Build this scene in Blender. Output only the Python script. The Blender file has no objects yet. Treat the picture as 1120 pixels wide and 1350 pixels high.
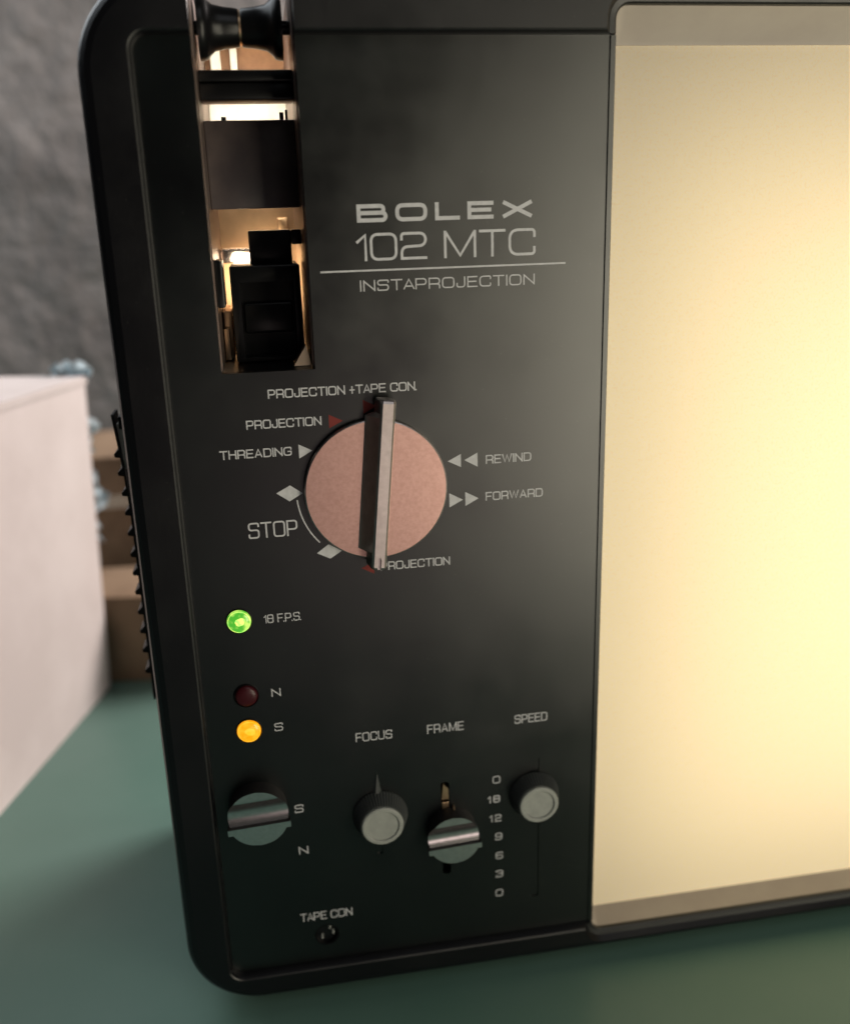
import bpy, bmesh, math, random
from mathutils import Matrix, Vector

random.seed(4)
SC = bpy.context.scene
COL = SC.collection
S = 0.001                                   # everything below is measured in millimetres

# ------------------------------------------------------------------ camera
cam = bpy.data.cameras.new('camera')
cam.sensor_fit = 'HORIZONTAL'; cam.sensor_width = 36.0
cam.lens = 36.0 * 1250 / 1120
cam.clip_start = 0.01; cam.clip_end = 50
cam.dof.use_dof = True; cam.dof.focus_distance = 0.340; cam.dof.aperture_fstop = 6.4
co = bpy.data.objects.new('camera', cam); COL.objects.link(co)
rt = Vector((0.98547546, -0.16726447, -0.02933808))
up = Vector((0.07691874, 0.28563399, 0.95524695))
fw = Vector((0.15139893, 0.94362907, -0.29435105))
m = Matrix.Identity(4)
for i in range(3):
    m[i][0] = rt[i]; m[i][1] = up[i]; m[i][2] = -fw[i]
m[1][3] = -0.330
co.matrix_world = m
SC.camera = co

# ------------------------------------------------------------------ world, lamps, exposure
w = bpy.data.worlds.new('World'); SC.world = w; w.use_nodes = True
w.node_tree.nodes['Background'].inputs[0].default_value = (0.92, 0.96, 1.0, 1)
w.node_tree.nodes['Background'].inputs[1].default_value = 0.018


def area(name, loc, target, sx, sy, power, color):
    l = bpy.data.lights.new(name, 'AREA'); l.shape = 'RECTANGLE'
    l.size = sx; l.size_y = sy; l.energy = power; l.color = color
    o = bpy.data.objects.new(name, l); COL.objects.link(o)
    o.location = loc
    o.rotation_euler = (Vector(target) - Vector(loc)).to_track_quat('-Z', 'Y').to_euler()
    return o


area('room_light_above', (0.35, -0.75, 0.85), (-0.05, 0.1, -0.15), 0.6, 0.6, 1.3, (0.95, 0.97, 1.0))
area('glare_sheen_light', (0.57, -0.72, -0.25), (0.1, 0.0, -0.20), 0.38, 0.84, 7.8, (1.0, 0.92, 0.72))  # added lamp; its sheen on the panel stands in for lens glare
area('room_light_behind', (0.66, 0.63, 0.33), (-0.20, 0.25, -0.25), 0.5, 0.5, 18.5, (1.0, 0.90, 0.86))
area('table_fill_light', (-0.55, 0.42, 0.62), (-0.14, 0.12, -0.31), 0.8, 0.8, 6.0, (0.88, 0.95, 1.0))  # added fill, lightens the case's shadow on the left of the table
area('knob_reflection_light', (0.115, -0.66, -0.285), (0.036, 0.0, -0.093), 0.22, 0.20, 0.16, (1.0, 0.80, 0.76))  # added warm light, placed where the mode knob reflects it
area('projection_lamp', (0.272, 0.088, -0.132), (0.272, 0.0, -0.132), 0.285, 0.335, 0.475, (1.0, 0.795, 0.45))
area('gate_lamp_upper', (0.0, 0.034, 0.0455), (0.0, 0.088, 0.047), 0.026, 0.006, 0.045, (1.0, 0.88, 0.70))
area('gate_lamp_lower', (-0.002, 0.058, -0.022), (0.0, 0.088, -0.020), 0.018, 0.026, 0.022, (1.0, 0.76, 0.50))

vs = SC.view_settings
SC.display_settings.display_device = 'sRGB'
vs.view_transform = 'Standard'; vs.look = 'None'; vs.exposure = 0.0; vs.gamma = 1.0
vs.use_curve_mapping = False
SC.cycles.use_denoising = True
SC.cycles.max_bounces = 8


# ------------------------------------------------------------------ materials
def mat(name, base, rough=0.5, metal=0.0, spec=0.5, noise=None, bump=None, rvar=None, coat=0.0, dust=0.0):
    """noise=(scale, second colour, amount), bump=(scale, strength, distance mm), rvar=(scale, lo, hi)"""
    M = bpy.data.materials.new(name); M.use_nodes = True
    nt = M.node_tree; b = nt.nodes['Principled BSDF']
    b.inputs['Base Color'].default_value = (*base, 1)
    b.inputs['Roughness'].default_value = rough
    b.inputs['Metallic'].default_value = metal
    b.inputs['Specular IOR Level'].default_value = spec
    b.inputs['Coat Weight'].default_value = coat
    tc = nt.nodes.new('ShaderNodeTexCoord')

    def nz(scale, detail=6.0, rg=0.6):
        n = nt.nodes.new('ShaderNodeTexNoise'); n.inputs['Scale'].default_value = scale
        n.inputs['Detail'].default_value = detail; n.inputs['Roughness'].default_value = rg
        nt.links.new(tc.outputs['Object'], n.inputs['Vector']); return n
    if noise:
        n = nz(noise[0])
        r = nt.nodes.new('ShaderNodeValToRGB'); r.color_ramp.elements[0].position = 0.38; r.color_ramp.elements[1].position = 0.66
        r.color_ramp.elements[0].color = (*base, 1)
        r.color_ramp.elements[1].color = (*[base[i] * (1 - noise[2]) + noise[1][i] * noise[2] for i in range(3)], 1)
        nt.links.new(n.outputs['Fac'], r.inputs['Fac']); nt.links.new(r.outputs['Color'], b.inputs['Base Color'])
    if dust:
        vo = nt.nodes.new('ShaderNodeTexVoronoi'); vo.inputs['Scale'].default_value = 210; vo.inputs['Randomness'].default_value = 1.0
        nt.links.new(tc.outputs['Object'], vo.inputs['Vector'])
        n2 = nz(45, 3.0)
        mu = nt.nodes.new('ShaderNodeMath'); mu.operation = 'MULTIPLY'; mu.inputs[1].default_value = 0.11
        nt.links.new(n2.outputs['Fac'], mu.inputs[0])
        lt = nt.nodes.new('ShaderNodeMath'); lt.operation = 'LESS_THAN'
        nt.links.new(vo.outputs['Distance'], lt.inputs[0]); nt.links.new(mu.outputs[0], lt.inputs[1])
        mx = nt.nodes.new('ShaderNodeMix'); mx.data_type = 'RGBA'
        nt.links.new(lt.outputs[0], mx.inputs['Factor'])
        src = b.inputs['Base Color'].links[0].from_socket if b.inputs['Base Color'].links else None
        if src: nt.links.new(src, mx.inputs['A'])
        else: mx.inputs['A'].default_value = (*base, 1)
        mx.inputs['B'].default_value = (dust, dust, dust, 1)
        nt.links.new(mx.outputs['Result'], b.inputs['Base Color'])
    if rvar:
        n = nz(rvar[0], 4.0)
        mr = nt.nodes.new('ShaderNodeMapRange'); mr.inputs['From Min'].default_value = 0.3; mr.inputs['From Max'].default_value = 0.7
        mr.inputs['To Min'].default_value = rvar[1]; mr.inputs['To Max'].default_value = rvar[2]
        nt.links.new(n.outputs['Fac'], mr.inputs['Value']); nt.links.new(mr.outputs['Result'], b.inputs['Roughness'])
    if bump:
        n = nz(bump[0], 3.0)
        bp = nt.nodes.new('ShaderNodeBump'); bp.inputs['Strength'].default_value = bump[1]; bp.inputs['Distance'].default_value = bump[2] * S
        nt.links.new(n.outputs['Fac'], bp.inputs['Height']); nt.links.new(bp.outputs['Normal'], b.inputs['Normal'])
    return M


def glow(name, ca, cb, strength, scale):
    M = bpy.data.materials.new(name); M.use_nodes = True
    nt = M.node_tree; b = nt.nodes['Principled BSDF']
    tc = nt.nodes.new('ShaderNodeTexCoord'); n = nt.nodes.new('ShaderNodeTexNoise'); n.inputs['Scale'].default_value = scale
    n.inputs['Detail'].default_value = 2.0
    nt.links.new(tc.outputs['Object'], n.inputs['Vector'])
    r = nt.nodes.new('ShaderNodeValToRGB'); r.color_ramp.elements[0].position = 0.42; r.color_ramp.elements[1].position = 0.60
    r.color_ramp.elements[0].color = (*ca, 1); r.color_ramp.elements[1].color = (*cb, 1)
    nt.links.new(n.outputs['Fac'], r.inputs['Fac'])
    nt.links.new(r.outputs['Color'], b.inputs['Emission Color']); b.inputs['Emission Strength'].default_value = strength
    b.inputs['Base Color'].default_value = (*[c * 0.3 for c in ca], 1); b.inputs['Roughness'].default_value = 0.15
    return M


def screen_material():
    M = bpy.data.materials.new('rear_projection_screen'); M.use_nodes = True
    nt = M.node_tree; nt.nodes.remove(nt.nodes['Principled BSDF']); out = nt.nodes['Material Output']
    tc = nt.nodes.new('ShaderNodeTexCoord')
    n = nt.nodes.new('ShaderNodeTexNoise'); n.inputs['Scale'].default_value = 1000; n.inputs['Detail'].default_value = 1.0
    nt.links.new(tc.outputs['Object'], n.inputs['Vector'])
    r = nt.nodes.new('ShaderNodeValToRGB'); r.color_ramp.elements[0].position = 0.3; r.color_ramp.elements[1].position = 0.7
    r.color_ramp.elements[0].color = (0.83, 0.80, 0.745, 1); r.color_ramp.elements[1].color = (0.95, 0.93, 0.88, 1)
    nt.links.new(n.outputs['Fac'], r.inputs['Fac'])
    t = nt.nodes.new('ShaderNodeBsdfTranslucent'); nt.links.new(r.outputs['Color'], t.inputs['Color'])
    d = nt.nodes.new('ShaderNodeBsdfDiffuse'); d.inputs['Color'].default_value = (0.16, 0.15, 0.15, 1)
    bp = nt.nodes.new('ShaderNodeBump'); bp.inputs['Strength'].default_value = 0.2; bp.inputs['Distance'].default_value = 0.05 * S
    nt.links.new(n.outputs['Fac'], bp.inputs['Height'])
    nt.links.new(bp.outputs['Normal'], t.inputs['Normal']); nt.links.new(bp.outputs['Normal'], d.inputs['Normal'])
    a = nt.nodes.new('ShaderNodeAddShader'); nt.links.new(t.outputs[0], a.inputs[0]); nt.links.new(d.outputs[0], a.inputs[1])
    nt.links.new(a.outputs[0], out.inputs['Surface'])
    return M


def satin(Mt, ior):
    """swap the principled gloss for a diffuse base under a soft-tailed (Beckmann) clear sheen"""
    nt = Mt.node_tree; p = nt.nodes['Principled BSDF']; out = nt.nodes['Material Output']
    d = nt.nodes.new('ShaderNodeBsdfDiffuse'); g_ = nt.nodes.new('ShaderNodeBsdfAnisotropic'); g_.distribution = 'BECKMANN'
    fr = nt.nodes.new('ShaderNodeFresnel'); fr.inputs['IOR'].default_value = ior
    mx = nt.nodes.new('ShaderNodeMixShader')
    for a_, b_ in (('Base Color', d.inputs['Color']), ('Roughness', g_.inputs['Roughness'])):
        if p.inputs[a_].links: nt.links.new(p.inputs[a_].links[0].from_socket, b_)
        else: b_.default_value = p.inputs[a_].default_value
    if p.inputs['Normal'].links:
        for n_ in (d, g_): nt.links.new(p.inputs['Normal'].links[0].from_socket, n_.inputs['Normal'])
    nt.links.new(fr.outputs[0], mx.inputs[0]); nt.links.new(d.outputs[0], mx.inputs[1]); nt.links.new(g_.outputs[0], mx.inputs[2])
    nt.links.new(mx.outputs[0], out.inputs['Surface']); nt.nodes.remove(p)
    return Mt


M = dict(
    housing=satin(mat('black_plastic', (0.004, 0.004, 0.005), 0.40, spec=0.14, bump=(900, 0.2, 0.1), rvar=(30, 0.40, 0.50), dust=0.014), 1.50),
    panel=satin(mat('black_panel_paint', (0.003, 0.0033, 0.0036), 0.29, spec=0.40, noise=(14, (0.005, 0.007, 0.0066), 1.0), rvar=(26, 0.34, 0.42), bump=(1500, 0.12, 0.05), dust=0.018), 1.70),
    black=mat('black_gloss_plastic', (0.005, 0.005, 0.0055), 0.30, spec=0.2),
    dark=mat('dark_ribbed_plastic', (0.055, 0.060, 0.058), 0.36, spec=0.5),
    rubber=mat('black_rubber', (0.010, 0.009, 0.009), 0.55, spec=0.3),
    ink=mat('white_ink', (0.54, 0.54, 0.56), 0.6, spec=0.2, noise=(400, (0.45, 0.45, 0.47), 1.0)),
    red=mat('red_ink', (0.17, 0.028, 0.024), 0.6, spec=0.2),
    alu=mat('satin_aluminium', (0.54, 0.335, 0.295), 0.38, metal=1.0, noise=(800, (0.44, 0.26, 0.225), 0.7), rvar=(900, 0.36, 0.42), bump=(2200, 0.10, 0.05)),
    fin=mat('polished_aluminium', (0.56, 0.50, 0.475), 0.34, metal=1.0, noise=(300, (0.43, 0.38, 0.36), 0.8), bump=(1500, 0.1, 0.05)),
    chrome=mat('machined_aluminium', (0.78, 0.74, 0.74), 0.24, metal=1.0, noise=(600, (0.6, 0.57, 0.56), 0.6)),
    cap=mat('grey_knob_cap', (0.30, 0.31, 0.29), 0.38, spec=0.5, noise=(300, (0.24, 0.25, 0.235), 0.8)),
    surround=mat('beige_surround', (0.40, 0.36, 0.32), 0.5, spec=0.3, noise=(25, (0.34, 0.30, 0.27), 0.8), bump=(900, 0.1, 0.05)),
    smoke=mat('smoked_brown_plate', (0.060, 0.047, 0.045), 0.35, spec=0.4, noise=(60, (0.035, 0.028, 0.03), 1.0)),
    brass=mat('brass', (0.62, 0.43, 0.27), 0.34, metal=1.0, noise=(120, (0.50, 0.35, 0.22), 0.8)),
    brown=mat('brown_board', (0.30, 0.15, 0.07), 0.45, noise=(160, (0.22, 0.11, 0.05), 1.0)),
    cream=mat('cream_reflector', (0.80, 0.78, 0.70), 0.5, noise=(90, (0.55, 0.53, 0.46), 0.7)),
    liner=mat('slot_liner_metal', (0.24, 0.18, 0.155), 0.36, metal=0.75, noise=(180, (0.15, 0.11, 0.095), 0.7)),
    screen=screen_material(),
    green=glow('green_lamp_glow', (0.07, 0.40, 0.03), (0.62, 0.90, 0.16), 1.1, 230),
    amber=glow('amber_lamp_glow', (1.0, 0.34, 0.004), (1.0, 0.45, 0.02), 1.1, 300),
    green_core=glow('green_lamp_core', (0.42, 0.95, 0.16), (0.95, 0.92, 0.20), 1.15, 500),
    amber_core=glow('amber_lamp_core', (1.0, 0.46, 0.02), (1.0, 0.52, 0.05), 1.25, 300),
    unlit=mat('unlit_red_lens', (0.040, 0.004, 0.007), 0.35, spec=0.3),
    table=mat('green_table_top', (0.100, 0.188, 0.156), 0.38, spec=0.3, noise=(9, (0.118, 0.204, 0.174), 1.0), rvar=(6, 0.30, 0.42), bump=(60, 0.05, 0.4)),
    wall=mat('rough_plaster', (0.31, 0.28, 0.265), 0.8, spec=0.2, noise=(19, (0.20, 0.18, 0.17), 1.0), bump=(24, 1.0, 9)),
    card=mat('white_cardboard', (0.72, 0.64, 0.61), 0.75, spec=0.2, noise=(10, (0.62, 0.54, 0.51), 1.0), bump=(30, 0.2, 1.0)),
    wood=mat('tan_cardboard', (0.27, 0.185, 0.12), 0.7, spec=0.2, noise=(25, (0.19, 0.125, 0.08), 1.0)),
    tape=mat('pale_tape', (0.60, 0.52, 0.42), 0.35),
    wrap=mat('clear_plastic_wrap', (0.62, 0.72, 0.76), 0.30, spec=0.6),
)
wb = M['wrap'].node_tree.nodes['Principled BSDF']; wb.inputs['Transmission Weight'].default_value = 0.6; wb.inputs['IOR'].default_value = 1.2


# ------------------------------------------------------------------ mesh helpers (millimetres)
def obj(name, verts, faces, m, parent=None, smooth=False, sharp=None):
    me = bpy.data.meshes.new(name)
    me.from_pydata([(x * S, y * S, z * S) for x, y, z in verts], [], faces)
    bm = bmesh.new(); bm.from_mesh(me)
    bmesh.ops.remove_doubles(bm, verts=bm.verts, dist=1e-8)
    bmesh.ops.recalc_face_normals(bm, faces=bm.faces); bm.to_mesh(me); bm.free()
    return link(name, me, m, parent, smooth, sharp)


def link(name, me, m, parent=None, smooth=False, sharp=None):
    o = bpy.data.objects.new(name, me); COL.objects.link(o)
    me.materials.clear(); me.materials.append(m)
    if smooth:
        for p in me.polygons: p.use_smooth = True
        me.set_sharp_from_angle(angle=math.radians(sharp or 32))
    if parent is not None:
        o.parent = parent
        if parent.type == 'EMPTY': o.location = -parent.location
    return o


def thing(name, loc, label, cat, group=None):
    e = bpy.data.objects.new(name, None); COL.objects.link(e)
    e.empty_display_size = 0.02; e.location = [c * S for c in loc]
    e['label'] = label; e['category'] = cat
    if group: e['group'] = group
    return e


def rrect(x0, x1, z0, z1, r, g=0.0, n=8):
    """rounded rectangle in x-z grown by g, as a list of (x, z)"""
    x0 -= g; x1 += g; z0 -= g; z1 += g; r = max(0.05, r + g)
    P = []
    for cx, cz, a0 in ((x1 - r, z1 - r, 0), (x0 + r, z1 - r, 90), (x0 + r, z0 + r, 180), (x1 - r, z0 + r, 270)):
        for k in range(n + 1):
            a = math.radians(a0 + 90 * k / n); P.append((cx + r * math.cos(a), cz + r * math.sin(a)))
    return P


def loft(loops, cap=True, ring=False):
    """loops: list of (y, [(x,z)...])"""
    n = len(loops[0][1]); V = []; F = []
    for y, L in loops: V += [(x, y, z) for x, z in L]
    K = len(loops)
    for k in range(K if ring else K - 1):
        a, b = k * n, ((k + 1) % K) * n
        for i in range(n): F.append((a + i, a + (i + 1) % n, b + (i + 1) % n, b + i))
    if cap and not ring: F.append(tuple(range(n))); F.append(tuple(range((K - 1) * n, K * n)))
    return V, F


def box(x0, x1, y0, y1, z0, z1, bev=0.0):
    if bev <= 0:
        V = [(x, y, z) for x in (x0, x1) for y in (y0, y1) for z in (z0, z1)]
        return V, [(0, 1, 3, 2), (4, 6, 7, 5), (0, 4, 5, 1), (2, 3, 7, 6), (0, 2, 6, 4), (1, 5, 7, 3)]
    b = bev
    R = lambda g: rrect(x0, x1, z0, z1, b, g, 3)
    return loft([(y0, R(-b * 0.95)), (y0 + b * 0.3, R(-b * 0.3)), (y0 + b, R(0)), (y1 - b, R(0)), (y1 - b * 0.3, R(-b * 0.3)), (y1, R(-b * 0.95))])


def lathe_y(cx, cz, prof, n=64, wob=None):
    """prof: (y, r) list, revolved about the y axis through (cx, cz)"""
    return loft([(y, [(cx + (r + (wob(i, y) if wob else 0)) * math.cos(2 * math.pi * i / n), cz + (r + (wob(i, y) if wob else 0)) * math.sin(2 * math.pi * i / n)) for i in range(n)]) for y, r in prof])


def lathe_x(cy, cz, prof, n=40):
    V = []; F = []
    for x, r in prof: V += [(x, cy + r * math.cos(2 * math.pi * i / n), cz + r * math.sin(2 * math.pi * i / n)) for i in range(n)]
    for k in range(len(prof) - 1):
        for i in range(n): F.append((k * n + i, k * n + (i + 1) % n, (k + 1) * n + (i + 1) % n, (k + 1) * n + i))
    F.append(tuple(range(n))); F.append(tuple(range((len(prof) - 1) * n, len(prof) * n)))
    return V, F


def cut(o, cutters):
    """subtract closed (verts, faces) solids from o and keep the plain mesh"""
    tmp = []
    for V, F in cutters:
        c = obj('cutter', V, F, M['black']); tmp.append(c)
        md = o.modifiers.new('cut', 'BOOLEAN'); md.operation = 'DIFFERENCE'; md.solver = 'EXACT'; md.object = c
    dg = bpy.context.evaluated_depsgraph_get(); dg.update()
    me = bpy.data.meshes.new_from_object(o.evaluated_get(dg))
    o.modifiers.clear(); old = o.data; o.data = me; me.name = old.name; bpy.data.meshes.remove(old)
    for c in tmp: bpy.data.objects.remove(c)
    mm = me.materials[0]; me.materials.clear(); me.materials.append(mm)
    for p in me.polygons: p.material_index = 0
    return o


def shade(o, ang=32):
    for p in o.data.polygons: p.use_smooth = True
    o.data.set_sharp_from_angle(angle=math.radians(ang))


# ------------------------------------------------------------------ the setting
TZ = -316.0
V, F = box(-900, 1000, -400, 760, TZ - 28, TZ, 0)
o = obj('table', V, F, M['table']); o['kind'] = 'structure'; o['label'] = 'matte green table top under the projector'
nx, nz_ = 60, 40
V = []; F = []
for j in range(nz_ + 1):
    for i in range(nx + 1):
        x = -900 + 1900 * i / nx; z = -700 + 1500 * j / nz_
        V.append((x, 762 + 3 * math.sin(x * .013 + z * .021) + random.uniform(-2, 2), z))
for j in range(nz_):
    for i in range(nx):
        a = j * (nx + 1) + i; F.append((a, a + 1, a + nx + 2, a + nx + 1))
nf = len(V)
o = obj('wall', V, F, M['wall'], smooth=True, sharp=80); o['kind'] = 'structure'; o['label'] = 'rough grey plaster wall behind the table'

# ------------------------------------------------------------------ the projector
PR = thing('film_projector', (195, 75, TZ), 'black film projector with glowing cream screen and silver knobs on the green table', 'projector')
XL, XR, ZB, ZT = -50.5, 452.0, -309.0, 75.0
OUT = lambda g: rrect(XL, XR, ZB, ZT, 30, g, 14)
V, F = loft([(-4, OUT(-4.5)), (-3.5, OUT(-2.4)), (-2.4, OUT(-1.0)), (-0.8, OUT(-0.2)), (1.5, OUT(0)), (148, OUT(0)), (150, OUT(-2))])
housing = obj('housing', V, F, M['housing'], PR)
REC = lambda g: rrect(-33.5, 130.0, -296.5, 56.8, 5, g, 8)
recess = loft([(-5, REC(1.8)), (-4.0, REC(1.3)), (-3.6, REC(0.75)), (-2.6, REC(0.3)), (-1.2, REC(0.0)), (2.0, REC(0.0))])
SX0, SX1, SZ0, SZ1 = 121.5, 432.0, -301.0, 65.7
OPN = lambda g: rrect(SX0, SX1, SZ0, SZ1, 4.5, g, 8)
opening = loft([(-5, OPN(4.6)), (-4.0, OPN(4.3)), (-1.5, OPN(2.6)), (-1.1, OPN(0.7)), (-.5, OPN(0.1)), (0.6, OPN(0)), (140, OPN(0))])
SLX0, SLX1, SLZ = -15.8, 16.1, -48.2
slot = box(SLX0, SLX1, -20, 92, SLZ, 130)
pocket = box(20, 108, 1.5, 26, -288, -204)
cut(housing, [recess, opening, slot, pocket])
shade(housing, 11)

pan = [(min(x, 121.3), z) for x, z in REC(-.12)]
V, F = loft([(0.0, pan), (1.6, pan)])
panel = obj('control_panel', V, F, M['panel'], PR)
slots = [box(SLX0 - .02, SLX1 + .02, -5, 6, SLZ - .02, 130)]
for x0, x1, z0, z1 in ((55.9, 59.4, -262, -218.0), (93.4, 97.2, -279.5, -211.5), (29.0, 31.4, -248, -214)):
    slots.append(loft([(-3, rrect(x0, x1, z0, z1, 1.2)), (4, rrect(x0, x1, z0, z1, 1.2))]))
slots.append(lathe_y(6.2, -284.0, [(-3, 5.2), (4, 5.2)], 40))
cut(panel, slots)
for x0, x1, z0, z1 in ((93.5, 97.1, -279.4, -211.6), (29.1, 31.3, -247.9, -214.1)):
    V, F = box(x0, x1, .5, 1.5, z0, z1); obj('slot_shutter', V, F, M['panel'], PR)

V, F = box(119.6, 121.6, -.5, -.03, -296.3, 56.6, .2); obj('panel_edge_trim', V, F, M['panel'], PR)
# the screen and its sloping surround
ring = lambda y, l, b, t, g: (y, rrect(l, 430, b, t, 4.2, g, 8))
V, F = loft([ring(0.9, SX0 + .15, SZ0 + .12, SZ1 - .12, 0), ring(11.4, 123.3, -300.2, 56.6, 0), ring(11.9, 123.3, -300.1, 55.4, 0), ring(13.6, 123.3, -300.1, 55.4, 0), ring(13.6, SX0 + .15, SZ0 + .12, SZ1 - .12, 0)], ring=True)
o = obj('screen_surround', V, F, M['surround'], PR, smooth=True, sharp=30); o['label'] = 'beige grey sloping surround inside the screen opening'
V = []; F = []
for j in range(25):
    for i in range(21): V.append((122.5 + 308 * i / 20, 12.9, -300.6 + 357.5 * j / 24))
for j in range(24):
    for i in range(20):
        a = j * 21 + i; F.append((a, a + 1, a + 22, a + 21))
o = obj('screen', V, F, M['screen'], PR); o['label'] = 'grainy rear projection screen glowing warm cream'

# rubber feet
for x, y in ((-20, 22), (420, 22), (-20, 128), (420, 128)):
    V, F = [], []
    n = 20
    for z, r in ((TZ, 8), (TZ + 1, 9), (ZB + 1.5, 9.5)):
        V += [(x + r * math.cos(2 * math.pi * i / n), y + r * math.sin(2 * math.pi * i / n), z) for i in range(n)]
    for k in range(2):
        for i in range(n): F.append((k * n + i, k * n + (i + 1) % n, (k + 1) * n + (i + 1) % n, (k + 1) * n + i))
    F += [tuple(range(n)), tuple(range(2 * n, 3 * n))]
    obj('foot', V, F, M['rubber'], PR, smooth=True)

# ---- film path seen through the slot
for x0, x1 in ((SLX0 + .05, SLX0 + .55), (SLX1 - .55, SLX1 - .05)):
    V, F = box(x0, x1, 4, 90, SLZ + .1, 73)
    obj('slot_liner', V, F, M['liner'], PR)
V, F = box(SLX0 + .6, SLX1 - .6, 88, 91, 51, 74); obj('back_board', V, F, M['brown'], PR)
V, F = box(SLX0 + .6, SLX1 - .6, 86, 90.5, 33, 50.9, .5); obj('reflector', V, F, M['cream'], PR)
V, F = box(SLX0 + .6, SLX1 - .6, 87, 91, SLZ + .2, 32.8); obj('back_plate', V, F, M['brass'], PR)
for x0, x1 in ((-13, -9), (-5.4, -2.6)):
    V, F = box(x0, x1, 80, 84, 52, 66, .6); obj('guide_pin', V, F, M['cream'], PR)
# waisted roller in two halves with a bright seam
rp = [(0.35, 5.6), (1.0, 5.9), (5, 6.3), (8.5, 7.0), (10.2, 8.4), (11.2, 9.6), (12.6, 9.9), (13.6, 9.9)]
V, F = lathe_x(22, 62.5, [(-0.5 - x, r) for x, r in rp]); roller = obj('film_roller', V, F, M['black'], PR, smooth=True, sharp=40)
V, F = lathe_x(22, 62.5, [(-0.5 + x, r) for x, r in rp]); obj('roller_half', V, F, M['black'], roller, smooth=True, sharp=40)
V, F = lathe_x(22, 62.5, [(-0.86, 5.4), (-0.14, 5.4)]); obj('roller_seam', V, F, M['brass'], roller, smooth=True)
V, F = lathe_x(22, 62.5, [(SLX0 + .5, 2.2), (SLX1 - .5, 2.2)]); obj('axle', V, F, M['black'], roller, smooth=True)
V, F = box(SLX0 + .6, SLX1 - .6, 14, 26, 45.3, 48.8, .5); obj('guide_bar', V, F, M['black'], PR, smooth=True)
V, F = box(SLX0 + .6, SLX1 - .6, 15.5, 28, 39.8, 45.1, .6); obj('guide_bar', V, F, M['black'], PR, smooth=True)
V, F = box(SLX0 + .6, SLX1 - .6, 26, 29, 5.6, 34.6, .4); sm = obj('smoked_plate', V, F, M['smoke'], PR, smooth=True)
for x0, x1, h in ((-9.2, -7.6, 1.2), (10.6, 12.0, 2.4), (12.6, 13.4, 3.2)):
    V, F = box(x0, x1, 26.5, 28.5, 34.6, 34.6 + h); obj('tab', V, F, M['black'], sm)
# gate block
V, F = box(-10.9, 13.9, 22, 56, -47.6, -13.6, .8); gate = obj('gate_block', V, F, M['black'], PR, smooth=True)
cut(gate, [box(-7.6, 11.4, 15, 30, -46, -19.4)]); shade(gate)
V, F = box(-3.4, 11.8, 30, 54, -14.2, -1.8, .6); obj('gate_stem', V, F, M['black'], PR, smooth=True)
V, F = box(-7.0, 10.8, 27.4, 29.9, -38, -27, 1.0); obj('pressure_pad', V, F, M['black'], gate, smooth=True)
V, F = box(SLX0 + .6, -12.6, 5, 22, -26.6, -11.0, .5); obj('side_catch', V, F, M['black'], PR, smooth=True)
V, F = box(11.9, SLX1 - .6, 30, 40, -7.0, -1.8, .5); obj('side_catch', V, F, M['black'], PR, smooth=True)
V, F = box(SLX0 + .6, 0.0, 62, 70, -14.0, -8.2, 1.6); obj('steel_rod', V, F, M['chrome'], PR, smooth=True)
V, F = box(8.5, 12.5, 78, 86, -4.5, 2.5, .4); obj('bracket', V, F, M['brass'], PR, smooth=True)
V = [(9.2, 9, -48.0), (15.4, 9, -48.0), (13.9, 12, -41.2), (9.2, 19, -48.0), (15.4, 19, -48.0), (13.9, 19, -41.2)]
obj('film_deflector', V, [(0, 1, 2), (3, 5, 4), (0, 3, 4, 1), (1, 4, 5, 2), (2, 5, 3, 0)], M['brass'], PR)

V, F = box(-14.9, -11.6, 34, 60, -47.6, -30, .5); obj('film_rail', V, F, M['brass'], PR, smooth=True)
V, F = box(-14.9, -12.8, 30, 33, -47.6, -36, .3); obj('film_rail', V, F, M['brass'], PR, smooth=True)
# ---- mode knob: satin disc with a pointer fin
KX, KZ, KR = 35.2, -92.5, 25.9
V, F = lathe_y(KX, KZ, [(0.05, KR - .8), (-0.6, KR - .8), (-0.7, KR), (-2.3, KR), (-2.75, KR - .15), (-3.0, KR - .55), (-3.0, KR - 1.2)], 128)
knob = obj('mode_knob', V, F, M['alu'], PR, smooth=True, sharp=18); knob['label'] = 'round satin silver mode knob with a raised pointer fin'
knob.data.materials.append(M['fin'])
for p in knob.data.polygons:
    if math.hypot(p.center.x / S - KX, p.center.z / S - KZ) > KR - .7: p.material_index = 1
ang = math.radians(5.6)
ax = (math.sin(ang), math.cos(ang)); px = (math.cos(ang), -math.sin(ang))
FC = (37.1, -89.9)


def fin_pt(u, v, y): return (FC[0] + px[0] * u + ax[0] * v, y, FC[1] + px[1] * u + ax[1] * v)


prof = [(-7.3, -3.02), (-6.7, -3.5), (-6.2, -4.3), (-3.0, -8.6), (-2.75, -9.25), (-2.0, -9.9), (1.7, -9.9), (2.4, -9.3), (2.65, -8.6), (2.9, -3.02)]
st = [(-31.1, .80), (-30.7, .92), (-29.9, 1.0), (-26.0, 1.0), (-24.6, 1.0), (24.6, 1.0), (26.0, 1.0), (29.9, 1.0), (30.7, .92), (31.1, .80)]
V = []; F = []
for v, k in st: V += [fin_pt((u if u > -3.1 else -3.1 + (u + 3.1) * (1.0 if abs(v) < 25 else .25)) * k, v, -3.02 + (y + 3.02) * (0.35 + 0.65 * k) if k < 1 else y) for u, y in prof]
n = len(prof)
for k in range(len(st) - 1):
    for i in range(n): F.append((k * n + i, k * n + (i + 1) % n, (k + 1) * n + (i + 1) % n, (k + 1) * n + i))
F += [tuple(range(n)), tuple(range((len(st) - 1) * n, len(st) * n))]
fin = obj('pointer_fin', V, F, M['fin'], knob)
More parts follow.
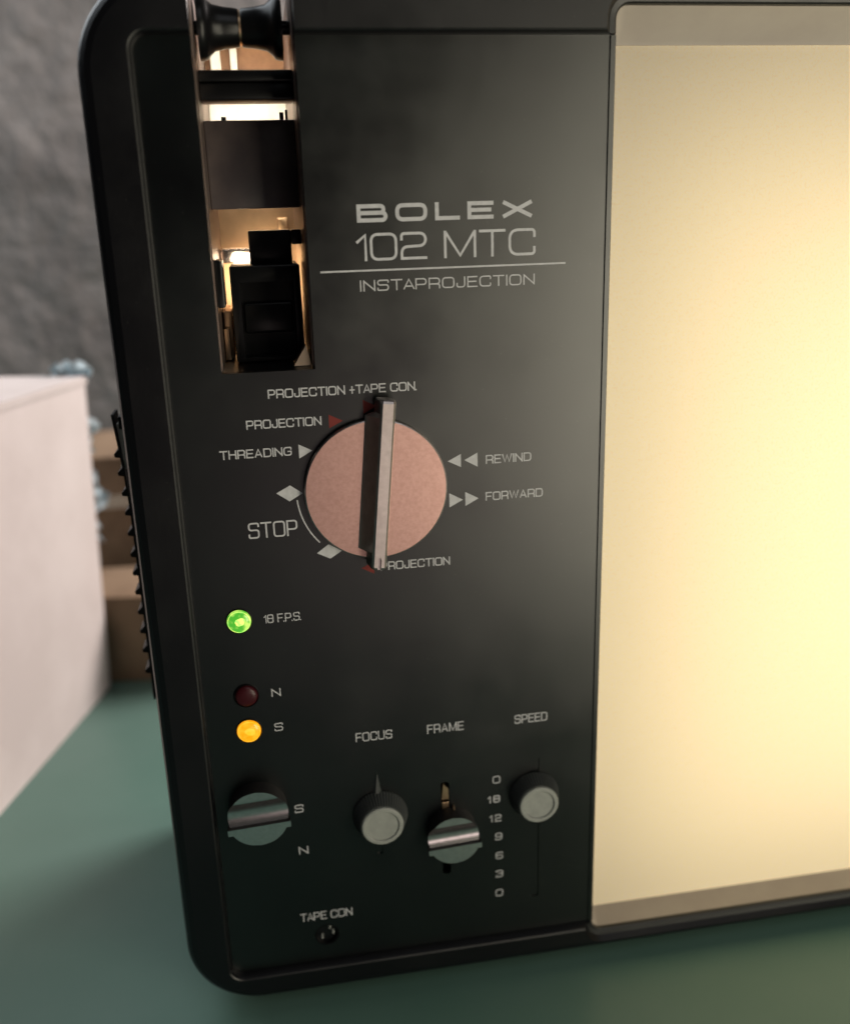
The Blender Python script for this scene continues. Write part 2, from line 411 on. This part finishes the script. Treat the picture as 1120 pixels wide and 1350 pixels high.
c = [fin_pt(u, v, -1) for u, v in ((-.75, -33), (.55, -33), (.55, -27), (.2, -26), (-.4, -26), (-.75, -27))]
cut(fin, [loft([(-14, [(p[0], p[2]) for p in c]), (-8.6, [(p[0], p[2]) for p in c])])])
shade(fin, 22)


# ---- scooped knobs
def scoop_knob(cx, cz, r, tilt, label, h=8.6):
    sh = lambda t: (h - 0.4 if t > .66 else h - 0.4 - 2.8 * math.sin(math.pi * .82 * min(1, (.66 - t) / .92)) ** .9 if t > -.26 else h)
    vs_ = sorted({*[-1 + 2 * k / 44 for k in range(45)], -.259, -.261, -.48, -.481}, reverse=False)
    ct, sn = math.cos(tilt), math.sin(tilt)
    V = []; F = []
    for t in vs_:
        t2 = max(-.9999, min(.9999, t)); half = r * math.sqrt(1 - t2 * t2)
        if -.48 <= t <= -.26: half = r * 1.04
        hh = sh(t)
        for u, y in ((-half, -h + 3.7), (-half, -hh), (half, -hh), (half, -h + 3.7)):
            V.append((cx + u * ct - t * r * sn, y, cz + u * sn + t * r * ct))
    for k in range(len(vs_) - 1):
        for i in range(4): F.append((k * 4 + i, k * 4 + (i + 1) % 4, k * 4 + 4 + (i + 1) % 4, k * 4 + 4 + i))
    F += [(0, 1, 2, 3), tuple(4 * (len(vs_) - 1) + i for i in range(4))]
    o = obj('scooped_knob', V, F, M['chrome'], PR, smooth=True, sharp=25); o['label'] = label
    o.data.materials.append(M['rubber'])
    for p in o.data.polygons:
        if abs(p.normal.y) < .05: p.material_index = 1
    V, F = lathe_y(cx, cz, [(-0.05, r * .97), (-h + 3.9, r * .97), (-h + 3.75, r * .9)], 48); obj('knob_collar', V, F, M['rubber'], o, smooth=True)
    return o


scoop_knob(-17.1, -218.8, 11.6, math.radians(3.0), 'silver scooped switch knob beside the printed letters S and N')
scoop_knob(59.7, -240.2, 10.5, math.radians(3.0), 'silver scooped slider knob under the word FRAME')


# ---- ribbed slider knobs with grey caps
def ribbed_knob(cx, cz, r0, r1, h, label):
    N = 54
    wob = lambda i, y: (0.22 if i % 4 in (0, 1) else -0.22)
    V, F = lathe_y(cx, cz, [(-0.4, r0), (-1.0, r0), (-h + 1.2, r1 + .35), (-h + 1.2, r1 - 1)], N * 4, wob)
    o = obj('ribbed_knob', V, F, M['dark'], PR, smooth=True, sharp=20); o['label'] = label
    V, F = lathe_y(cx, cz, [(-h + 1.3, r1), (-h + .35, r1), (-h, r1 - .4), (-h, r1 - 1.5), (-h + .25, r1 - 1.75), (-h + .7, r1 - 1.9)], N * 4,
                   lambda i, y: (0.11 if i % 4 in (0, 1) else -0.11) if y > -h + .2 else 0)
    obj('cap', V, F, M['cap'], o, smooth=True, sharp=30)
    return o


ribbed_knob(30.8, -229.2, 10.9, 8.3, 8.6, 'black ribbed slider knob with grey cap under the word FOCUS')
ribbed_knob(94.8, -228.4, 10.2, 8.0, 8.8, 'black ribbed slider knob with grey cap under the word SPEED')
V = [(28.2, -0.05, -219), (31.8, -0.05, -219), (30.2, -0.05, -209.5), (29.2, -1.6, -219), (30.8, -1.6, -219), (30.2, -.5, -210.5)]
obj('pointer', V, [(0, 1, 2), (3, 5, 4), (0, 3, 4, 1), (1, 4, 5, 2), (2, 5, 3, 0)], M['dark'], PR)
# brass lever and post inside the FRAME slot
V, F = loft([(0.15, [(56.2, -226.2), (59.2, -226.2), (59.0, -221.3), (57.0, -219.0)]), (6, [(56.2, -226.2), (59.2, -226.2), (59.0, -221.3), (57.0, -219.0)])])
lv = obj('slot_lever', V, F, M['brass'], PR)
V, F = box(56.2, 59.2, .2, 6, -236, -227.6, .3); obj('lever_foot', V, F, M['brass'], lv)
V, F = box(60.6, 61.2, -2.2, -.02, -233, -229, .1); obj('slot_post', V, F, M['brass'], PR)


# ---- indicator lamps
def lamp(cx, cz, r, m, label, core=None):
    V, F = lathe_y(cx, cz, [(0.3, r), (-.5, r), (-1.1, r - .35), (-1.5, r - .9), (-1.8, r * .5), (-1.9, r * .12)], 48)
    o = obj('indicator_lamp', V, F, m, PR, smooth=True, sharp=60); o['label'] = label
    a = [(0.2, r + .15), (-.45, r + .15), (-.7, r + .3), (-.45, r + .5), (0.2, r + .5)]
    V, F = loft([(y, [(cx + q * math.cos(2 * math.pi * i / 48), cz + q * math.sin(2 * math.pi * i / 48)) for i in range(48)]) for y, q in a], ring=True)
    obj('lamp_bezel', V, F, M['black'], o, smooth=True)
    if core:
        V, F = loft([(y, [(cx + (q + .02) * math.cos(2 * math.pi * i / 48), cz + (q + .02) * math.sin(2 * math.pi * i / 48)) for i in range(48)]) for y, q in ((-1.05, r - .55), (-1.30, r - .42), (-1.25, r - .28), (-1.0, r - .32))], ring=True)
        obj('lens_rim', V, F, core, o, smooth=True)
        rr = random.Random(int(-cz)); n_ = 22
        sh = [(.30 + .30 * rr.random()) * r for _ in range(n_)]; sh = [(sh[i] + sh[i - 1] + sh[(i + 1) % n_]) / 3 for i in range(n_)]
        P_ = lambda k: [(cx + .5 + sh[i] * k * math.cos(2 * math.pi * i / n_), cz + .1 + .8 * sh[i] * k * math.sin(2 * math.pi * i / n_)) for i in range(n_)]
        V, F = loft([(-1.3, P_(1.0)), (-1.95, P_(.9)), (-2.05, P_(.6))]); obj('hot_core', V, F, core, o, smooth=True)


lamp(-17.7, -139.4, 4.4, M['green'], 'lit green indicator lamp beside 18 FPS', M['green_core'])
lamp(-17.6, -170.0, 4.3, M['unlit'], 'unlit dark red indicator lamp beside the letter N')
lamp(-17.8, -184.9, 4.5, M['amber'], 'lit amber indicator lamp beside the letter S', M['amber_core'])

# ---- tape connector socket
a = [(1.2, 5.1), (.1, 5.1), (.1, 4.6), (3.5, 4.6), (3.5, 5.1)]
V, F = loft([(y, [(6.2 + q * math.cos(2 * math.pi * i / 40), -284.0 + q * math.sin(2 * math.pi * i / 40)) for i in range(40)]) for y, q in a], ring=True)
sock = obj('tape_socket', V, F, M['black'], PR, smooth=True, sharp=40)
V, F = lathe_y(6.2, -284.0, [(3.0, 4.59), (3.45, 4.59)], 40); obj('socket_floor', V, F, M['black'], sock)
for x, z in ((4.1, -285.2), (8.7, -283.5), (7.4, -280.9)):
    V, F = lathe_y(x, z, [(3.2, .55), (.2, .55), (-.2, .3)], 12); obj('pin', V, F, M['cap'], sock, smooth=True)

# ---- printed lettering: wide square-shouldered capitals drawn as inked strokes
R3 = .30
G = {
    'A': (1.0, [[(.04, .04), (.5, 1), (.96, .04)], [(.26, .30), (.74, .30)]]),
    'B': (1.0, [[(0, 0), (0, 1)], [(0, 1), (.93, 1, .22), (.93, .52, .22), (0, .52)], [(.6, .52), (1, .52, .24), (1, 0, .24), (0, 0)]]),
    'C': (1.0, [[(1, .74), (1, 1, R3), (0, 1, R3), (0, 0, R3), (1, 0, R3), (1, .26)]]),
    'D': (1.0, [[(0, 0), (0, 1)], [(0, 1), (1, 1, R3), (1, 0, R3), (0, 0)]]),
    'E': (.86, [[(1, 1), (0, 1), (0, 0), (1, 0)], [(.06, .52), (.9, .52)]]),
    'F': (.82, [[(0, 0), (0, 1), (1, 1)], [(.06, .50), (.88, .50)]]),
    'G': (1.02, [[(1, .78), (1, 1, R3), (0, 1, R3), (0, 0, R3), (1, 0, R3), (1, .47), (.58, .47)]]),
    'H': (.96, [[(0, 0), (0, 1)], [(1, 0), (1, 1)], [(.06, .52), (.94, .52)]]),
    'I': (0, [[(0, 0), (0, 1)]]),
    'J': (.72, [[(0, .36), (0, 0, .28), (1, 0, .28), (1, 1)]]),
    'L': (.80, [[(0, 1), (0, 0), (1, 0)]]),
    'M': (1.18, [[(0, 0), (0, 1)], [(1, 0), (1, 1)], [(.05, .93), (.5, .04), (.95, .93)]]),
    'N': (.98, [[(0, 0), (0, 1)], [(1, 0), (1, 1)], [(.08, .90), (.92, .10)]]),
    'O': (1.06, [[(.5, 1), (0, 1, R3), (0, 0, R3), (.5, 0)], [(.5, 0), (1, 0, R3), (1, 1, R3), (.5, 1)]]),
    'P': (.94, [[(0, 0), (0, 1)], [(0, 1), (1, 1, .25), (1, .42, .25), (0, .42)]]),
    'R': (.96, [[(0, 0), (0, 1)], [(0, 1), (1, 1, .25), (1, .42, .25), (0, .42)], [(.72, .42), (1, .36, .14), (1, 0)]]),
    'S': (.96, [[(1, .80), (1, 1, .24), (0, 1, .24), (0, .53, .22), (1, .53, .22), (1, 0, .24), (0, 0, .24), (0, .20)]]),
    'T': (.96, [[(0, 1), (1, 1)], [(.5, .9), (.5, 0)]]),
    'U': (.98, [[(0, 1), (0, 0, R3), (1, 0, R3), (1, 1)]]),
    'W': (1.35, [[(0, 1), (.26, .03), (.5, .95), (.74, .03), (1, 1)]]),
    'X': (1.12, [[(.06, .03), (.94, .97)], [(.06, .97), (.94, .03)]]),
    '0': (.96, [[(.5, 1), (0, 1, R3), (0, 0, R3), (.5, 0)], [(.5, 0), (1, 0, R3), (1, 1, R3), (.5, 1)]]),
    '1': (.30, [[(0, .72), (1, .98), (1, 0)]]),
    '2': (.94, [[(0, .78), (0, 1, .26), (1, 1, .26), (1, .50, .24), (0, .46, .22), (0, 0), (1, 0)]]),
    '3': (.90, [[(0, .82), (0, 1, .24), (1, 1, .24), (1, 0, .24), (0, 0, .24), (0, .18)], [(.35, .53), (1, .53)]]),
    '6': (.90, [[(1, .84), (1, 1, .24), (0, 1, .28), (0, 0, .26), (.5, 0)], [(.5, 0), (1, 0, .26), (1, .56, .22), (0, .56)]]),
    '8': (.92, [[(.5, 1), (0, 1, R3), (0, 0, R3), (.5, 0)], [(.5, 0), (1, 0, R3), (1, 1, R3), (.5, 1)], [(.12, .54), (.88, .54)]]),
    '9': (.90, [[(0, .16), (0, 0, .24), (1, 0, .28), (1, 1, .26), (.5, 1)], [(.5, 1), (0, 1, .26), (0, .44, .22), (1, .44)]]),
    '+': (.60, [[(0, .44), (1, .44)], [(.5, .84), (.5, .04)]]),
}


def rounded(pts):
    out = []
    for k, p in enumerate(pts):
        if k in (0, len(pts) - 1) or len(p) < 3: out.append(Vector(p[:2])); continue
        a, b, c_ = Vector(pts[k - 1][:2]), Vector(p[:2]), Vector(pts[k + 1][:2])
        d1, d2 = (a - b), (c_ - b); r = min(p[2], d1.length * .5, d2.length * .5)
        A_, B_ = b + d1.normalized() * r, b + d2.normalized() * r
        for i in range(7):
            t = i / 6; q = A_ * (1 - t) ** 2 + b * 2 * t * (1 - t) * .86 + B_ * t * t
            q += (A_ + B_) * (.14 * t * (1 - t)); out.append(q)
    return [p for i, p in enumerate(out) if i == 0 or (p - out[i - 1]).length > 1e-5]


def ribbon(P, t, y, V, F, ext=.5):
    P = list(P); n = len(P); L = []
    P[0] = P[0] + (P[0] - P[1]).normalized() * t * ext; P[-1] = P[-1] + (P[-1] - P[-2]).normalized() * t * ext
    for i in range(n):
        d1 = (P[i] - P[i - 1]).normalized() if i else (P[1] - P[0]).normalized()
        d2 = (P[i + 1] - P[i]).normalized() if i < n - 1 else d1
        n1, n2 = Vector((-d1.y, d1.x)), Vector((-d2.y, d2.x)); b = n1 + n2
        b = b.normalized() if b.length > 1e-6 else n1
        L.append(b * (t / 2 * min(1.45, 1 / max(.2, b.dot(n1)))))
    k = len(V)
    for i in range(n):
        for s in (1, -1):
            q = P[i] + L[i] * s; V.append((q.x, y, q.y))
    for i in range(n - 1): F.append((k + 2 * i, k + 2 * i + 1, k + 2 * i + 3, k + 2 * i + 2))


def lettering(txt, x0, x1, z, h, t, gap=.32, tx=None):
    """txt set so that its ink spans x0..x1 on baseline z; t stroke thickness mm"""
    adv = []; tot = 0
    for i, ch in enumerate(txt):
        if ch == ' ': wd = .55
        elif ch == '.': wd = -.10
        else: wd = G[ch][0]
        ink = wd if ch != ' ' else wd
        adv.append((tot, ink)); tot += ink + (gap if i < len(txt) - 1 and ch != ' ' else 0) + (-.14 if txt[i:i + 2] in ('TA', 'AT', 'AP') else 0)
    n_units = tot
    k = (x1 - x0 - t) / n_units
    V = []; F = []
    lay = 0
    for (u, wd), ch in zip(adv, txt):
        if ch == ' ': continue
        gx = x0 + t / 2 + u * k
        if ch == '.':
            gx -= gap * k * .35; q = t * .55
            b = len(V); V += [(gx - q, -.012, z), (gx + q, -.012, z), (gx + q, -.012, z + 2 * q), (gx - q, -.012, z + 2 * q)]; F.append((b, b + 1, b + 2, b + 3)); continue
        for si, st_ in enumerate(G[ch][1]):
            gw = wd * k
            pts = []
            for p in st_:
                q = (gx + p[0] * gw, z + t / 2 + p[1] * (h - t))
                pts.append(q + ((p[2] * min(h, gw * 1.15),) if len(p) > 2 else ()))
            ribbon(rounded(pts), t, -.012 - .010 * si, V, F)
    return obj('printed_lettering', V, F, M['ink'], PR)


def word(txt, *a, say=None, **k):
    o = lettering(txt, *a, **k); o['label'] = say or 'printed lettering reading ' + txt; return o


word('BOLEX', 33.0, 93.8, -.2, 5.8, 1.30, gap=.44, say='bold wide maker name printed above the white rule')
word('102 MTC', 32.4, 94.6, -12.7, 9.0, .90, gap=.22, say='large thin model number printed just above the white rule')
V, F = box(19.8, 105.4, -.03, -.01, -16.1, -15.5); obj('printed_rule', V, F, M['ink'], PR)
word('INSTAPROJECTION', 33.0, 94.3, -22.7, 3.7, .42, gap=.30, say='thin wide lettering printed just below the white rule')
word('PROJECTION +TAPE CON.', -.8, 51.3, -57.6, 3.2, .46)
word('PROJECTION', -9.0, 17.1, -68.0, 3.2, .46)
word('THREADING', -19.0, 6.0, -78.2, 3.2, .46)
word('REWIND', 76.1, 93.3, -86.3, 3.3, .44)
word('FORWARD', 75.9, 97.8, -100.4, 3.3, .44)
word('STOP', -11.5, 6.1, -108.0, 6.0, .60, gap=.30)
word('PROJECTION', 35.6, 61.9, -124.4, 3.3, .44)
word('18 F.P.S.', -8.7, 5.0, -141.3, 3.4, .40, gap=.32)
word('N', -8.2, -4.7, -171.7, 3.4, .44)
word('S', -8.2, -4.9, -186.5, 3.5, .44)
word('FOCUS', 22.7, 37.1, -195.2, 3.9, .44, gap=.36)
word('FRAME', 51.1, 65.9, -195.1, 3.9, .44, gap=.36)
word('SPEED', 86.8, 100.4, -195.1, 3.9, .44, gap=.36)
word('TAPE CON', -4.3, 17.2, -276.0, 3.9, .44, gap=.34)
word('S', -3.1, .5, -223.8, 3.6, .46)
word('N', -2.7, 1.1, -243.3, 3.6, .46)
for tx_, xc, zc, wd_ in (('0', 79.1, -219.8, 3.2), ('18', 78.0, -228.9, 5.2), ('12', 78.6, -238.1, 5.0), ('9', 79.9, -247.1, 3.0), ('6', 80.1, -256.5, 3.1), ('3', 80.1, -265.6, 3.1), ('0', 80.0, -275.2, 3.2)):
    word(tx_, xc - wd_ / 2, xc + wd_ / 2, zc - 1.7, 3.4, .54 if tx_ == '18' else .42, gap=.62)


def mark(name, pts, m_):
    V, F = loft([(-.03, pts), (-.008, pts)])
    return obj(name, V, F, m_, PR)


mark('printed_arrow', [(8.5, -74.4), (8.5, -79.5), (13.2, -76.9)], M['ink'])
mark('printed_arrow', [(19.7, -64.4), (19.7, -69.3), (24.6, -66.9)], M['red'])
mark('printed_arrow', [(32.0, -59.9), (32.0, -64.8), (36.8, -62.4)], M['red'])
mark('printed_arrow', [(61.9, -84.3), (66.8, -81.9), (66.8, -86.8)], M['ink'])
mark('printed_arrow', [(68.1, -84.3), (73.0, -81.8), (73.0, -87.1)], M['ink'])
mark('printed_arrow', [(62.2, -96.5), (62.2, -101.9), (67.3, -99.3)], M['ink'])
mark('printed_arrow', [(68.2, -96.4), (68.2, -101.8), (73.2, -99.2)], M['ink'])
mark('printed_arrow', [(28.4, -122.8), (33.2, -120.6), (33.2, -125.4)], M['red'])
mark('printed_diamond', [(-.5, -91.7), (4.5, -89.1), (8.8, -92.3), (4.0, -95.0)], M['ink'])
mark('printed_diamond', [(12.5, -115.5), (16.9, -112.4), (21.6, -115.3), (17.2, -118.0)], M['ink'])
V = []; F = []
arc = [Vector((KX + 28.6 * math.cos(math.radians(a_)), KZ + 28.6 * math.sin(math.radians(a_)))) for a_ in [185 + k * 2 for k in range(19)]]
ribbon(arc, .5, -.02, V, F); obj('printed_arc', V, F, M['ink'], PR)

# ---- carrying strap on the left side, seen edge on behind the case
V = []; F = []
zs = [-68 - 122 * k / 24 for k in range(25)]
bow = lambda z: -58.2 - 2.7 * max(0, (z + 110) / 42) ** 1.5
for z in zs:
    for dx, y in ((0, 44), (0, 56), (0.9, 56), (0.9, 44)): V.append((bow(z) + dx, y, z))
for k in range(24):
    for i in range(4): F.append((k * 4 + i, k * 4 + (i + 1) % 4, k * 4 + 4 + (i + 1) % 4, k * 4 + 4 + i))
F += [(0, 1, 2, 3), (96, 97, 98, 99)]
strap = obj('side_strap', V, F, M['rubber'], PR, smooth=True)
for z in (-84.0, -91.5, -99.8, -107.8, -116.4, -125.4, -133.3, -141.6, -150.4, -158.9, -167.6, -177.0):
    x = bow(z)
    V = [(x + .2, y, z + 2.6) for y in (45, 55)] + [(x - 2.2, y, z + .3) for y in (45, 55)] + [(x - 2.0, y, z - .9) for y in (45, 55)] + [(x + .2, y, z - 1.3) for y in (45, 55)]
    obj('rib', V, [(0, 2, 3, 1), (2, 4, 5, 3), (4, 6, 7, 5), (6, 0, 1, 7), (0, 6, 4, 2), (1, 3, 5, 7)], M['rubber'], strap)
for z0, z1 in ((-74, -69), (-189, -184)):
    V, F = box(-58.6, -50.4, 45, 55, z0, z1, .5); obj('strap_anchor', V, F, M['rubber'], strap, smooth=True)
V, F = box(-59.7, -57.2, 46, 54, -90, -72, .4); obj('buckle', V, F, M['cream'], strap, smooth=True)

# ------------------------------------------------------------------ things beside the projector
bx = thing('cardboard_box', (-240, 220, TZ), 'large white cardboard box with a lid flap standing on the green table', 'box')
q0 = [(-130, 319), (-196, 70), (-400, 125), (-334, 374)]
q1 = [(-119, 318), (-199, 92), (-404, 150), (-324, 376)]


def slab(qa, za, qb, zb, nu=10, nv=8, bulge=0.0):
    V = []; F = []
    ringp = []
    for k in range(nv + 1):
        t = k / nv
        for s in range(4):
            for i in range(nu):
                f = i / nu
                a_ = Vector(qa[s]).lerp(Vector(qa[(s + 1) % 4]), f); b_ = Vector(qb[s]).lerp(Vector(qb[(s + 1) % 4]), f)
                p = a_.lerp(b_, t); nrm = Vector(qa[(s + 1) % 4]) - Vector(qa[s]); nrm = Vector((-nrm.y, nrm.x)).normalized()
                p += nrm * bulge * math.sin(math.pi * t) * math.sin(math.pi * f) * random.uniform(.8, 1.1)
                V.append((p.x, p.y, za + (zb - za) * t))
    n_ = 4 * nu
    for k in range(nv):
        for i in range(n_): F.append((k * n_ + i, k * n_ + (i + 1) % n_, (k + 1) * n_ + (i + 1) % n_, (k + 1) * n_ + i))
    F += [tuple(range(n_)), tuple(range(nv * n_, (nv + 1) * n_))]
    return V, F


V, F = slab(q0, TZ, q1, -96, bulge=3); obj('body', V, F, M['card'], bx, smooth=True, sharp=40)
g = lambda q, d: [(sum(p[0] for p in q) / 4 + (p[0] - sum(r_[0] for r_ in q) / 4) * d, sum(p[1] for p in q) / 4 + (p[1] - sum(r_[1] for r_ in q) / 4) * d) for p in q]
V, F = slab(g(q1, 1.010), -95.8, g(q1, 1.013), -91.0, nv=2); obj('lid', V, F, M['card'], bx, smooth=True, sharp=40)

lo = thing('tan_carton', (-82, 350, TZ), 'low tan cardboard carton behind the white box and beside the projector', 'carton')
V, F = slab([(-146, 330), (-146, 390), (-36, 384), (-36, 314)], TZ, [(-146, 330), (-146, 390), (-36, 384), (-36, 314)], -254, bulge=1); obj('body', V, F, M['wood'], lo)
V, F = slab([(-147, 329), (-147, 391), (-35, 385), (-35, 313)], -253.8, [(-147, 329), (-147, 391), (-35, 385), (-35, 313)], -250, nv=1); obj('lid', V, F, M['wood'], lo)
hi = thing('taped_carton', (-110, 480, TZ), 'tall brown cardboard carton with a pale tape band, standing behind the low carton', 'carton')
q = [(-190, 430), (-190, 540), (-20, 540), (-20, 430)]
V, F = slab(q, TZ, q, -172, bulge=2); obj('body', V, F, M['wood'], hi)
V, F = box(-192, -18, 427.6, 429.6, -213, -203); obj('tape_band', V, F, M['tape'], hi)

# crumpled clear wrap at the far edge of the white box
V = []; F = []; nu, nv = 16, 40
rnd = random.Random(9)
for j in range(nv + 1):
    for i in range(nu + 1):
        u, v = i / nu, j / nv
        wd = 17 + 7 * math.sin(v * 19 + .6) + 4 * math.sin(v * 43)
        V.append((-142 + u * wd + rnd.uniform(-3, 3), 330 + 9 * math.sin(u * 17 + v * 31) + rnd.uniform(-4, 4), -84 - 125 * v + rnd.uniform(-3, 3)))
for j in range(nv):
    for i in range(nu):
        a_ = j * (nu + 1) + i; F.append((a_, a_ + 1, a_ + nu + 2, a_ + nu + 1))
o = obj('plastic_wrap', V, F, M['wrap'])
sd = o.modifiers.new('thickness', 'SOLIDIFY'); sd.thickness = 0.0004
o['label'] = 'crumpled clear plastic wrap bunched at the far edge of the white box'; o['category'] = 'plastic wrap'
